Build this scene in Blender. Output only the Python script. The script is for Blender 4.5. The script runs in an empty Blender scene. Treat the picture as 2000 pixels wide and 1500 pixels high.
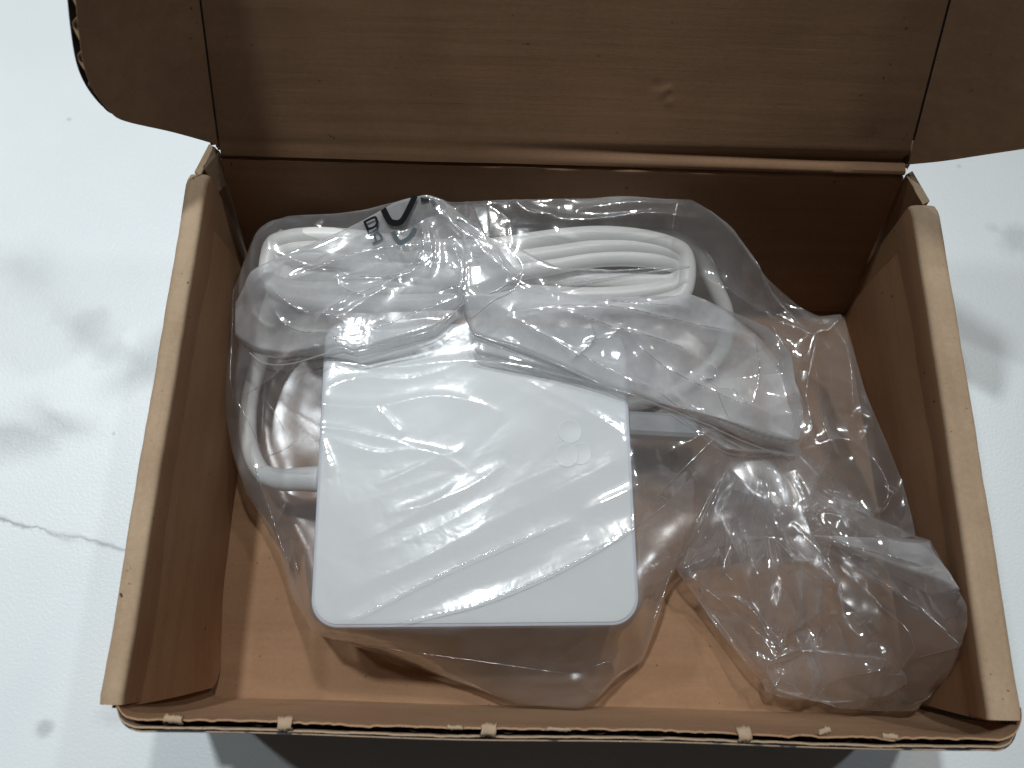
import bpy, math, random
import numpy as np
from mathutils import Vector, Matrix
random.seed(4); RNG = np.random.default_rng(4)
S = 0.01                      # everything below is written in centimetres
sc = bpy.context.scene
col = sc.collection

# ------------------------------------------------------------------ camera
CAM = np.array([-1.56398732, 1.57649340, 21.0659418]); PITCH, YAW, ROLL, FPX = 0.32006782, -0.02426325, 0.04925636, 1491.67147
def _rot(p, y, r):
    cx, sx, cy, sy, cr, sr = math.cos(p), math.sin(p), math.cos(y), math.sin(y), math.cos(r), math.sin(r)
    return (np.array([[cy, -sy, 0], [sy, cy, 0], [0, 0, 1]]) @ np.array([[1, 0, 0], [0, cx, -sx], [0, sx, cx]])
            @ np.array([[cr, -sr, 0], [sr, cr, 0], [0, 0, 1]]))
RM = _rot(PITCH, YAW, ROLL)
cd = bpy.data.cameras.new('camera'); cam = bpy.data.objects.new('camera', cd); col.objects.link(cam)
mw = Matrix([list(RM[i]) + [CAM[i] * S] for i in range(3)] + [[0, 0, 0, 1]])
cam.matrix_world = mw
cd.sensor_width = 36.0; cd.lens = 36.0 * FPX / 2000.0; cd.clip_start = 0.005; cd.clip_end = 20
cd.dof.use_dof = True; cd.dof.focus_distance = 0.182; cd.dof.aperture_fstop = 18
sc.camera = cam
def U(px, py, z):
    """survey point: photograph pixel + real height in cm -> cm position"""
    d = RM @ np.array([(px - 1000) / FPX, -(py - 750) / FPX, -1.0])
    return CAM + d * ((z - CAM[2]) / d[2])

# ------------------------------------------------------------------ world and lamps
w = bpy.data.worlds.new('World'); sc.world = w; w.use_nodes = True
w.node_tree.nodes['Background'].inputs[0].default_value = (1.0, 0.82, 0.68, 1)
w.node_tree.nodes['Background'].inputs[1].default_value = 0.036
def lamp(name, dx, dy, power, color, h=1.8, r=0.045, aim=(0, 0), cone=60, blend=0.6):
    l = bpy.data.lights.new(name, 'SPOT'); l.energy = power; l.color = color; l.shadow_soft_size = r
    l.spot_size = math.radians(cone); l.spot_blend = blend
    o = bpy.data.objects.new(name, l); col.objects.link(o)
    p = Vector((dx * h, 0.05 + dy * h, h)); o.location = p
    o.rotation_euler = (Vector((aim[0], aim[1], 0)) - p).to_track_quat('-Z', 'Y').to_euler()
COOL = (0.90, 0.97, 1.0)
lamp('downlight', 0.56, 0.38, 21, (0.86, 0.94, 1.0))
lamp('downlight', 0.14, 0.40, 42, (0.97, 0.97, 0.95))
lamp('downlight', -0.17, 0.31, 79, COOL, aim=(-0.18, 0.06), cone=27.5, blend=1.0)
lamp('downlight', -0.58, 0.34, 26, COOL)
lamp('warm_lamp', 0.25, 1.0, 5, (1.0, 0.62, 0.32), h=1.5, r=0.03)
sc.view_settings.view_transform = 'Standard'; sc.view_settings.look = 'None'
sc.view_settings.exposure = 0; sc.view_settings.gamma = 1
sc.cycles.max_bounces = 12; sc.cycles.transparent_max_bounces = 48; sc.cycles.diffuse_bounces = 3
sc.cycles.glossy_bounces = 4; sc.cycles.caustics_reflective = False; sc.cycles.caustics_refractive = False
sc.cycles.use_denoising = True; sc.cycles.sample_clamp_indirect = 4

# ------------------------------------------------------------------ node helpers
class NT:
    def __init__(s, name):
        s.m = bpy.data.materials.new(name); s.m.use_nodes = True; s.t = s.m.node_tree; s.t.nodes.clear()
        s.out = s.n('ShaderNodeOutputMaterial')
    def n(s, typ, **kw):
        nd = s.t.nodes.new(typ)
        for k, v in kw.items(): setattr(nd, k, v)
        return nd
    def l(s, a, b): s.t.links.new(a, b)
    def val(s, sock, v):
        if isinstance(v, bpy.types.NodeSocket): s.l(v, sock)
        else: sock.default_value = v
    def coord(s, scale=(100, 100, 100), rot=(0, 0, 0), loc=(0, 0, 0)):
        tc = s.n('ShaderNodeTexCoord'); mp = s.n('ShaderNodeMapping')
        mp.inputs['Scale'].default_value = scale; mp.inputs['Rotation'].default_value = rot; mp.inputs['Location'].default_value = loc
        s.l(tc.outputs['Object'], mp.inputs[0]); return mp.outputs[0]
    def noise(s, v, scale, detail=3, rough=0.5, dist=0.0):
        nd = s.n('ShaderNodeTexNoise'); s.l(v, nd.inputs['Vector'])
        nd.inputs['Scale'].default_value = scale; nd.inputs['Detail'].default_value = detail
        nd.inputs['Roughness'].default_value = rough; nd.inputs['Distortion'].default_value = dist
        return nd.outputs['Fac']
    def math(s, op, a, b=0.0, c=None, clamp=False):
        nd = s.n('ShaderNodeMath', operation=op, use_clamp=clamp); s.val(nd.inputs[0], a); s.val(nd.inputs[1], b)
        if c is not None: s.val(nd.inputs[2], c)
        return nd.outputs[0]
    def ramp(s, f, a, b, lo=0.0, hi=1.0):
        nd = s.n('ShaderNodeMapRange', interpolation_type='SMOOTHSTEP'); s.l(f, nd.inputs[0])
        nd.inputs[1].default_value = a; nd.inputs[2].default_value = b; nd.inputs[3].default_value = lo; nd.inputs[4].default_value = hi
        return nd.outputs[0]
    def mix(s, f, a, b, mode='MIX'):
        nd = s.n('ShaderNodeMix', data_type='RGBA', blend_type=mode); s.val(nd.inputs[0], f)
        s.val(nd.inputs[6], a); s.val(nd.inputs[7], b); return nd.outputs[2]
    def bump(s, h, strength=0.3, dist=0.0002, prev=None):
        nd = s.n('ShaderNodeBump'); nd.inputs['Strength'].default_value = strength; nd.inputs['Distance'].default_value = dist
        s.l(h, nd.inputs['Height'])
        if prev is not None: s.l(prev, nd.inputs['Normal'])
        return nd.outputs[0]
    def principled(s, color, rough, normal=None, spec=0.5, **kw):
        p = s.n('ShaderNodeBsdfPrincipled'); s.val(p.inputs['Base Color'], color); s.val(p.inputs['Roughness'], rough)
        p.inputs['Specular IOR Level'].default_value = spec
        if normal is not None: s.l(normal, p.inputs['Normal'])
        for k, v in kw.items(): s.val(p.inputs[k.replace('_', ' ')], v)
        s.l(p.outputs[0], s.out.inputs[0]); return s.m

def cardboard(name, c1, c2, flute_axis='x', rough=0.75):
    t = NT(name); v = t.coord()
    big = t.noise(v, 0.35, 4, 0.55); st = t.coord((12, 260, 260) if flute_axis == 'x' else (260, 12, 260))
    streak = t.noise(st, 1.0, 4, 0.6); fib = t.noise(v, 9, 5, 0.75); fine = t.noise(v, 45, 3, 0.6)
    k = t.math('ADD', t.math('MULTIPLY', big, 0.45), t.math('MULTIPLY', streak, 0.30))
    k = t.math('ADD', k, t.math('MULTIPLY', fib, 0.25))
    c = t.mix(t.ramp(k, 0.34, 0.66), c1, c2)
    c = t.mix(t.ramp(fine, 0.35, 0.7, 0.0, 0.16), c, (c2[0] * 1.25, c2[1] * 1.25, c2[2] * 1.3, 1))
    sp = t.noise(v, 6.5, 2, 0.5); sp2 = t.noise(v, 2.1, 2, 0.5)
    speck = t.math('MULTIPLY', t.ramp(sp, 0.71, 0.76), t.ramp(sp2, 0.44, 0.58))
    c = t.mix(speck, c, (0.06, 0.035, 0.02, 1))
    wv = t.n('ShaderNodeTexWave', wave_type='BANDS', bands_direction='Y' if flute_axis == 'x' else 'X')
    wv.inputs['Scale'].default_value = 0.42; wv.inputs['Distortion'].default_value = 0.6; t.l(v, wv.inputs['Vector'])
    n1 = t.bump(wv.outputs['Fac'], 0.05, 0.0002)
    n2 = t.bump(streak, 0.35, 0.0003, n1); n3 = t.bump(fine, 0.25, 0.0002, n2)
    return t.principled(c, rough, n3, 0.25)
M = {}
M['card'] = cardboard('kraft_cardboard', (0.235, 0.126, 0.066, 1), (0.305, 0.176, 0.098, 1))
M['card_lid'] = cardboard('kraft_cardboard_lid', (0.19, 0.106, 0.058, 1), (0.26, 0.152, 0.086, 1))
M['card_side'] = cardboard('kraft_cardboard_side', (0.26, 0.138, 0.070, 1), (0.34, 0.196, 0.106, 1), 'y')
M['card_rim'] = cardboard('worn_kraft_fold', (0.30, 0.205, 0.13, 1), (0.43, 0.315, 0.21, 1), 'y')
def plain(name, c, rough=0.8, ns=6, var=0.25):
    t = NT(name); v = t.coord(); f = t.noise(v, ns, 4, 0.65)
    cc = t.mix(f, tuple(x * (1 - var) for x in c[:3]) + (1,), tuple(min(1, x * (1 + var)) for x in c[:3]) + (1,))
    return t.principled(cc, rough, t.bump(t.noise(v, 25, 3, 0.6), 0.4, 0.0002), 0.25)
M['torn'] = plain('torn_paper', (0.38, 0.275, 0.185, 1), 0.95, 8)
M['flute'] = plain('corrugated_medium', (0.26, 0.17, 0.10, 1), 0.95)
M['outer'] = plain('dark_printed_liner', (0.035, 0.030, 0.032, 1), 0.5, 3)

# white satin plastic
t = NT('white_satin_plastic'); v = t.coord()
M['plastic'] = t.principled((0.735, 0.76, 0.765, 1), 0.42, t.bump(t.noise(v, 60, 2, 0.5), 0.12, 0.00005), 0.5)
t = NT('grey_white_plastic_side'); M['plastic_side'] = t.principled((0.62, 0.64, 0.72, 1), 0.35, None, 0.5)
t = NT('soft_white_cable'); v = t.coord()
M['cable'] = t.principled((0.77, 0.76, 0.73, 1), 0.38, t.bump(t.noise(v, 30, 2, 0.5), 0.05, 0.00005), 0.5)
t = NT('glossy_white_emblem'); M['emblem'] = t.principled((0.78, 0.81, 0.81, 1), 0.36, None, 0.5)
t = NT('black_print'); M['ink'] = t.principled((0.008, 0.009, 0.010, 1), 0.5, None, 0.08)
t = NT('grey_print_behind_film'); M['ink_grey'] = t.principled((0.06, 0.08, 0.09, 1), 0.5, None, 0.15)

def film(name, milk, tint=(0.90, 0.91, 0.93, 1), rough=0.055, wr=1.0, f0=0.15, sheen=0.020):
    t = NT(name); v = t.coord()
    n = t.bump(t.noise(v, 2.2, 2, 0.5, 0.4), 0.30 * wr, 0.0003); n = t.bump(t.noise(v, 14, 2, 0.5), 0.08 * wr, 0.00005, n)
    lw = t.n('ShaderNodeLayerWeight'); lw.inputs[0].default_value = 0.5; t.l(n, lw.inputs['Normal'])
    f = lw.outputs['Facing']
    p2 = t.math('POWER', f, 2.5); p5 = t.math('POWER', f, 4.0)
    cl = t.ramp(t.noise(v, 0.9, 3, 0.6), 0.3, 0.7, 0.75, 1.25)
    mk = t.math('MULTIPLY', t.math('ADD', milk, t.math('MULTIPLY', p2, 0.45)), cl, clamp=True)
    fr = t.math('ADD', f0, t.math('MULTIPLY', p5, 0.8), clamp=True)
    tr = t.n('ShaderNodeBsdfTransparent'); tr.inputs[0].default_value = (0.985, 0.985, 0.99, 1)
    df = t.n('ShaderNodeBsdfDiffuse'); df.inputs[0].default_value = tint; t.l(n, df.inputs['Normal'])
    tl = t.n('ShaderNodeBsdfTranslucent'); tl.inputs[0].default_value = tint; t.l(n, tl.inputs['Normal'])
    dm = t.n('ShaderNodeMixShader'); dm.inputs[0].default_value = 0.45; t.l(df.outputs[0], dm.inputs[1]); t.l(tl.outputs[0], dm.inputs[2])
    m1 = t.n('ShaderNodeMixShader'); t.l(mk, m1.inputs[0]); t.l(tr.outputs[0], m1.inputs[1]); t.l(dm.outputs[0], m1.inputs[2])
    gl = t.n('ShaderNodeBsdfGlossy'); gl.inputs['Roughness'].default_value = rough; gl.inputs[0].default_value = (1, 1, 1, 1); t.l(n, gl.inputs['Normal'])
    m2 = t.n('ShaderNodeMixShader'); t.l(fr, m2.inputs[0]); t.l(m1.outputs[0], m2.inputs[1]); t.l(gl.outputs[0], m2.inputs[2])
    g2 = t.n('ShaderNodeBsdfGlossy'); g2.inputs['Roughness'].default_value = 0.24; t.l(n, g2.inputs['Normal'])
    m3 = t.n('ShaderNodeMixShader'); m3.inputs[0].default_value = sheen; t.l(m2.outputs[0], m3.inputs[1]); t.l(g2.outputs[0], m3.inputs[2])
    t.l(m3.outputs[0], t.out.inputs[0]); return t.m
M['film'] = film('clear_poly_film', 0.125)
M['film_back'] = film('clear_poly_film_back', 0.06, rough=0.2, wr=0.3, f0=0.03)
M['film_flap'] = film('folded_poly_film', 0.42)
M['film_flap_dense'] = film('layered_poly_film', 0.58)
M['film_tail'] = film('bunched_poly_film', 0.12)
M['film_hem'] = film('film_hem', 0.25, rough=0.12)
M['film_crease'] = film('sharp_film_crease', 0.10, rough=0.16, wr=0, f0=0.35, sheen=0.02)

# marble
def marble():
    t = NT('white_marble'); v = t.coord()
    base = t.mix(t.ramp(t.noise(v, 0.10, 4, 0.55), 0.35, 0.7), (0.70, 0.745, 0.765, 1), (0.76, 0.795, 0.81, 1))
    sep = t.n('ShaderNodeSeparateXYZ'); t.l(v, sep.inputs[0])
    wob = t.noise(v, 0.30, 5, 0.6); wob2 = t.noise(v, 1.4, 4, 0.6)
    def vein(x0, y0, x1, y1, width, strength, soft=1.0, wa=2.2):
        nonlocal base
        L = math.hypot(x1 - x0, y1 - y0); ux, uy = (x1 - x0) / L, (y1 - y0) / L
        X = t.math('SUBTRACT', sep.outputs[0], x0); Y = t.math('SUBTRACT', sep.outputs[1], y0)
        al = t.math('ADD', t.math('MULTIPLY', X, ux), t.math('MULTIPLY', Y, uy))
        ac = t.math('ADD', t.math('MULTIPLY', X, -uy), t.math('MULTIPLY', Y, ux))
        ac = t.math('ADD', ac, t.math('MULTIPLY', t.math('SUBTRACT', wob, 0.5), wa))
        ac = t.math('ABSOLUTE', t.math('ADD', ac, t.math('MULTIPLY', t.math('SUBTRACT', wob2, 0.5), wa * 0.22)))
        wdt = t.math('MULTIPLY', t.ramp(wob2, 0.3, 0.7, 0.4, 1.6), width)
        m = t.math('SUBTRACT', 1.0, t.math('DIVIDE', ac, wdt), clamp=True)
        m = t.math('MULTIPLY', t.math('POWER', m, 1.5), t.ramp(al, -0.8, 0.8)); m = t.math('MULTIPLY', m, t.ramp(al, L - 1.5, L + 0.8, 1, 0))
        base = t.mix(t.math('MULTIPLY', m, strength), base, (0.27, 0.285, 0.30, 1))
    def smudge(x, y, rx, ry, strength):
        nonlocal base
        X = t.math('DIVIDE', t.math('SUBTRACT', sep.outputs[0], x), rx); Y = t.math('DIVIDE', t.math('SUBTRACT', sep.outputs[1], y), ry)
        d = t.math('SQRT', t.math('ADD', t.math('MULTIPLY', X, X), t.math('MULTIPLY', Y, Y)))
        d = t.math('ADD', d, t.math('MULTIPLY', t.math('SUBTRACT', wob2, 0.5), 1.3))
        base = t.mix(t.ramp(d, 1.0, 0.1, 0, strength), base, (0.36, 0.38, 0.40, 1))
    def P(px, py): q = U(px, py, -0.36); return q[0], q[1]
    vein(*P(-120, 960), *P(135, 1055), 0.10, 0.85, wa=1.0); vein(*P(120, 1045), *P(330, 1090), 0.09, 0.7, wa=0.8)
    vein(*P(-100, 850), *P(120, 860), 0.9, 0.30, wa=2.0); vein(*P(60, 790), *P(190, 850), 0.5, 0.35, wa=1.4)
    vein(*P(-60, 470), *P(150, 600), 1.0, 0.12, wa=3); vein(*P(130, 600), *P(300, 760), 0.8, 0.22, wa=2.5)
    smudge(*P(85, 1422), 0.35, 0.32, 0.6); smudge(*P(172, 640), 0.9, 1.0, 0.40); smudge(*P(215, 690), 0.8, 0.6, 0.38); smudge(*P(120, 830), 1.5, 0.6, 0.30); smudge(*P(60, 520), 1.2, 1.6, 0.14)
    smudge(*P(30, 860), 1.8, 0.9, 0.38); smudge(*P(225, 1400), 0.8, 0.4, 0.25)
    smudge(*P(135, 233), 0.13, 0.1, 0.5); smudge(*P(1985, 470), 0.9, 0.9, 0.45); smudge(*P(1940, 445), 0.35, 0.3, 0.3); smudge(*P(1873, 325), 0.16, 0.12, 0.5)
    smudge(*P(222, 847), 0.09, 0.09, 0.6)
    g = t.noise(v, 11, 3, 0.6); h = t.bump(g, 0.34, 0.0003)
    h = t.bump(t.noise(v, 30, 2, 0.5), 0.3, 0.0001, h)
    return t.principled(base, 0.34, h, 0.5)
M['marble'] = marble()

# ------------------------------------------------------------------ mesh helpers
def link(name, me, mat, parent=None, smooth=True):
    o = bpy.data.objects.new(name, me); col.objects.link(o)
    for m in (mat if isinstance(mat, (list, tuple)) else [mat]): me.materials.append(m)
    if smooth: me.polygons.foreach_set('use_smooth', [True] * len(me.polygons))
    if parent is not None: o.parent = parent
    return o
def mesh(name, verts, faces, mat, parent=None, smooth=True, mi=None):
    me = bpy.data.meshes.new(name); me.from_pydata([(a * S, b * S, c * S) for a, b, c in verts], [], faces)
    o = link(name, me, mat, parent, smooth)
    if mi is not None: me.polygons.foreach_set('material_index', mi)
    me.update(); return o
def empty(name, label, cat):
    o = bpy.data.objects.new(name, None); col.objects.link(o); o.empty_display_size = 0.02
    o['label'] = label; o['category'] = cat; return o
def autosmooth(o, ang=35):
    me = o.data; me.polygons.foreach_set('use_smooth', [True] * len(me.polygons)); me.set_sharp_from_angle(angle=math.radians(ang))
def catmull(P, n=8, closed=False):
    P = [np.array(p, float) for p in P]; out = []; N = len(P)
    for i in range(N if closed else N - 1):
        if closed: a, b, c, d = P[(i - 1) % N], P[i], P[(i + 1) % N], P[(i + 2) % N]
        else: a, b, c, d = P[max(i - 1, 0)], P[i], P[i + 1], P[min(i + 2, N - 1)]
        for k in range(n):
            s = k / n
            out.append(0.5 * ((2 * b) + (-a + c) * s + (2 * a - 5 * b + 4 * c - d) * s * s + (-a + 3 * b - 3 * c + d) * s ** 3))
    if not closed: out.append(P[-1])
    return np.array(out)
def tube_mesh(path, radius, seg=14, cap=True):
    path = np.array(path); n = len(path); rad = np.broadcast_to(radius, (n,))
    T = np.gradient(path, axis=0); T /= np.linalg.norm(T, axis=1)[:, None] + 1e-12
    u = np.cross(T[0], [0, 0, 1.0]); u /= np.linalg.norm(u) + 1e-9; V = []; F = []
    for i in range(n):
        u = u - T[i] * (u @ T[i]); u /= np.linalg.norm(u) + 1e-12; w_ = np.cross(T[i], u)
        for k in range(seg):
            a = 2 * math.pi * k / seg; V.append(path[i] + rad[i] * (math.cos(a) * u + math.sin(a) * w_))
    for i in range(n - 1):
        for k in range(seg): F.append((i * seg + k, i * seg + (k + 1) % seg, (i + 1) * seg + (k + 1) % seg, (i + 1) * seg + k))
    if cap: F.append(tuple(range(seg))[::-1]); F.append(tuple((n - 1) * seg + k for k in range(seg)))
    return V, F
def tube(name, path, radius, mat, parent=None, seg=14):
    V, F = tube_mesh(path, radius, seg); return mesh(name, V, F, mat, parent)
def vnoise(x, y, seed, f):
    """smooth value noise on arrays"""
    r = np.random.default_rng(seed).random((64, 64)); X, Y = np.asarray(x) * f + 1000, np.asarray(y) * f + 1000
    i, j = np.floor(X).astype(int), np.floor(Y).astype(int); a, b = X - i, Y - j
    a = a * a * (3 - 2 * a); b = b * b * (3 - 2 * b); g = lambda p, q: r[p % 64, q % 64]
    return (g(i, j) * (1 - a) + g(i + 1, j) * a) * (1 - b) + (g(i, j + 1) * (1 - a) + g(i + 1, j + 1) * a) * b - 0.5

# ------------------------------------------------------------------ tabletop
TZ = -0.36
tt = mesh('marble_tabletop', [(-70, -45, TZ), (70, -45, TZ), (70, 75, TZ), (-70, 75, TZ), (-70, -45, TZ - 3), (70, -45, TZ - 3), (70, 75, TZ - 3), (-70, 75, TZ - 3)],
          [(0, 1, 2, 3), (4, 7, 6, 5), (0, 4, 5, 1), (1, 5, 6, 2), (2, 6, 7, 3), (3, 7, 4, 0)], M['marble'], None, False)
tt['kind'] = 'structure'; tt['label'] = 'white marble tabletop with grey veins under the open box'

# ------------------------------------------------------------------ cardboard box
box = empty('cardboard_box', 'open brown corrugated cardboard mailer box with raised lid on the marble tabletop', 'box')
H = 5.16
def sheet(name, Pf, nu, nv, thick, mat, parent, nrm_sign=1, disp=None, edge_mat=None, back_mat=None):
    """thick board from a parametric mid surface Pf(u,v), u,v in 0..1"""
    us, vs = np.linspace(0, 1, nu), np.linspace(0, 1, nv)
    P = np.array([[Pf(u, v) for v in vs] for u in us])
    du = np.gradient(P, axis=0); dv = np.gradient(P, axis=1); N = np.cross(du, dv); N /= np.linalg.norm(N, axis=2)[..., None] + 1e-12
    N *= nrm_sign; A = P.copy()
    if disp is not None: A = A + N * disp(*np.meshgrid(us, vs, indexing='ij'))[..., None]
    B = P - N * thick
    V = np.concatenate([A.reshape(-1, 3), B.reshape(-1, 3)]); o = nu * nv; F = []; mi = []
    ix = lambda i, j: i * nv + j
    for i in range(nu - 1):
        for j in range(nv - 1):
            q = (ix(i, j), ix(i + 1, j), ix(i + 1, j + 1), ix(i, j + 1))
            F.append(q if nrm_sign > 0 else q[::-1]); mi.append(0)
            q2 = tuple(o + k for k in q); F.append(q2[::-1] if nrm_sign > 0 else q2); mi.append(2 if back_mat else 0)
    def strip(idx):
        for a, b in zip(idx[:-1], idx[1:]): F.append((a, b, o + b, o + a)); mi.append(1 if edge_mat else 0)
    strip([ix(i, 0) for i in range(nu)]); strip([ix(nu - 1, j) for j in range(nv)])
    strip([ix(i, nv - 1) for i in range(nu)][::-1]); strip([ix(0, j) for j in range(nv)][::-1])
    mats = [mat, edge_mat or mat, back_mat or mat]
    ob = mesh(name, V, F, mats, parent, True, mi)
    import bmesh
    bm = bmesh.new(); bm.from_mesh(ob.data); bmesh.ops.recalc_face_normals(bm, faces=bm.faces); bm.to_mesh(ob.data); bm.free()
    autosmooth(ob, 40); return ob

FL, FR = np.array([-8.99, 0.0]), np.array([9.24, 0.0]); BL, BR = np.array([-9.14, 11.1]), np.array([8.68, 11.1])
BZ = lambda x, y, s: 0.05 * vnoise(x, y, s, 0.5)
sheet('floor_panel', lambda u, v: (-9.4 + 18.9 * u, -0.3 + 11.9 * v, 0.0), 60, 40, 0.3, M['card'], box,
      1, lambda u, v: 0.03 * vnoise(u * 12, v * 9, 3, 1) - 0.015)

# side walls: board rolled over at the rim, inner board down to the floor
def side_wall(sgn):
    ny = 70
    if sgn < 0: fl = lambda y: FL[0] + (BL[0] - FL[0]) * y / 11.1; ri = lambda y: -8.77 - 0.09 * y / 12; ro = lambda y: -9.22 - 0.13 * y / 12; y0, y1 = 0.17, 12.0
    else: fl = lambda y: FR[0] + (BR[0] - FR[0]) * y / 11.1; ri = lambda y: 7.97 + 0.14 * y / 12; ro = lambda y: 8.64 + 0.12 * y / 12; y0, y1 = 0.26, 11.72
    V = []; prof = []
    for j in range(ny):
        y = y0 + (y1 - y0) * j / (ny - 1)
        wb = 0.022 * float(vnoise(y, 3.3 * sgn, 11, 0.5)) + 0.010 * float(vnoise(y, 7 + sgn, 12, 3.0))
        a, b, c = fl(y), ri(y) + wb, ro(y) + wb * 1.5
        endk = max(0, 1 - (y1 - y) / 0.35) ** 2 * 0.12 + max(0, 1 - (y - y0) / 0.2) ** 2 * 0.03
        hz = H - endk + 0.04 * float(vnoise(y, 1 + sgn, 14, 0.6)); r = abs(c - b)
        bow = 0.10 * math.sin(math.pi * min(1, max(0, y / 12))) 
        pts = []
        for k in range(9):                    # inner face from floor up
            s = k / 8; pts.append((a + (b - a) * s + sgn * bow * math.sin(math.pi * s) * 0.6, 0.02 + (hz - 0.16) * s))
        for k in range(1, 10):                # rolled top, slightly flattened
            an = math.pi * k / 10; cx = (b + c) / 2
            pts.append((cx + (b - cx) * math.copysign(abs(math.cos(an)) ** 0.62, math.cos(an)), hz - 0.14 + 0.14 * abs(math.sin(an)) ** 0.7))
        co = sgn * 9.5
        for k in range(0, 8):
            s = 1 - k / 7; pts.append((co + (c - co) * s, -0.3 + (hz - 0.14 + 0.3) * s))
        prof = pts; V += [(p[0], y, p[1]) for p in pts]
    m = len(prof); F = []; mi = []
    for j in range(ny - 1):
        for k in range(m - 1):
            F.append((j * m + k, j * m + k + 1, (j + 1) * m + k + 1, (j + 1) * m + k)); mi.append(1 if k > 17 else 2 if k >= 8 else 0)
    F.append(tuple(range(m))); mi.append(0); F.append(tuple((ny - 1) * m + k for k in range(m))[::-1]); mi.append(0)
    o = mesh('side_wall', V, F, [M['card_side'], M['outer'], M['card_rim']], box, True, mi)
    import bmesh
    bm = bmesh.new(); bm.from_mesh(o.data); bmesh.ops.recalc_face_normals(bm, faces=bm.faces); bm.to_mesh(o.data); bm.free()
    autosmooth(o, 50); return o, fl, ri
sw_l = side_wall(-1); sw_r = side_wall(1)
# loose inner board of each rolled wall: separate sheet with a rounded lower front corner, standing a little off the wall
def inner_board(sgn, fl, ri):
    y0, y1 = (0.10, 11.0) if sgn < 0 else (0.2, 11.0)
    zf = lambda v: 0.03 + (H - 0.25) * v
    def Pf(u, v):
        z = zf(v); y = y0 + (y1 - y0) * u
        cut = 0.45 * max(0, 1 - z / 0.5) ** 2 + 0.12 * (1 - v)        # rounded corner at the bottom front
        y = y + cut * (1 - u) ** 3
        x = fl(y) + (ri(y) - fl(y)) * (z / H) - sgn * (0.10 * (1 - v ** 3) - 0.14 * v ** 3 + 0.05 * math.sin(math.pi * v) + 0.18 * (1 - v) * max(0, 1 - u * 4) ** 1.5)
        return (x, y, z)
    sheet('inner_board', Pf, 40, 24, 0.12, M['card_side'], sw_l[0] if sgn < 0 else sw_r[0], -sgn,
          lambda u, v: 0.03 * vnoise(u * 10, v * 4, 31 + sgn, 1), M['flute'])
inner_board(-1, *sw_l[1:]); inner_board(1, *sw_r[1:])

# back wall + lid + ears
TH = math.radians(64); HB = np.array([0, 12.42, 5.27])
def backP(u, v):
    x = (-9.1 + 17.8 * u) * (1 - v) + (-8.62 + 16.6 * u) * v
    return (x, 11.1 + 1.28 * v + 0.10 * math.sin(math.pi * v), 0.0 + 5.14 * v)
sheet('back_wall', backP, 60, 30, 0.28, M['card'], box, 1, lambda u, v: 0.06 * vnoise(u * 9, v * 3, 40, 1), None, M['outer'])
ld = np.array([0, math.cos(TH), math.sin(TH)]); lnrm = np.array([0, -math.sin(TH), math.cos(TH)])
def lidP(u, v):
    s = 11.5 * v
    xl, xr = -8.57 + 0.135 * s, 7.93 - 0.16 * s
    p = np.array([xl + (xr - xl) * u, 12.42, 5.24]) + ld * s
    return p + lnrm * (-0.25 * math.sin(math.pi * v) * math.sin(math.pi * u))
def lid_disp(u, v):
    s = 11.5 * v
    k = 0.08 * np.exp(-((s - 0.10) / 0.10) ** 2) * (0.02 + 1.2 * np.clip((u - 0.45) / 0.5, 0, 1)) - 0.09 * np.exp(-((s - 0.36) / 0.13) ** 2) * (0.1 + 1.2 * np.clip((u - 0.35) / 0.5, 0, 1))
    k = k + 0.035 * vnoise(u * 7, v * 3, 41, 1) + 0.003 * vnoise(u * 3, v * 30, 43, 1)
    X, Y = u * 16, s                                         # dents
    for (dx, dy, r, a) in ((10.15, 1.80, 0.09, 0.018), (10.32, 1.60, 0.07, 0.022), (9.98, 1.98, 0.10, -0.016), (10.25, 1.9, 0.06, 0.03), (15.0, 0.9, 0.25, -0.02)):
        k = k + a * np.exp(-((X - dx) ** 2 + (Y - dy) ** 2) / r ** 2)
    return k
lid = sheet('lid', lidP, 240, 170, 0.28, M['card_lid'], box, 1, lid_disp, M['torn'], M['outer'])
# hinge crease strip between back wall and lid
tube('hinge_crease', [(-8.58 + 16.5 * k / 60, 12.44 + 0.02 * math.sin(k), 5.08 + 0.02 * float(vnoise(k, 0, 5, .3)) + 0.04 * max(0, k / 60 - 0.4)) for k in range(61)], 0.045 + 0.045 * np.clip(np.linspace(-0.8, 1.6, 61), 0, 1), M['card'], box, 10)

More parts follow.
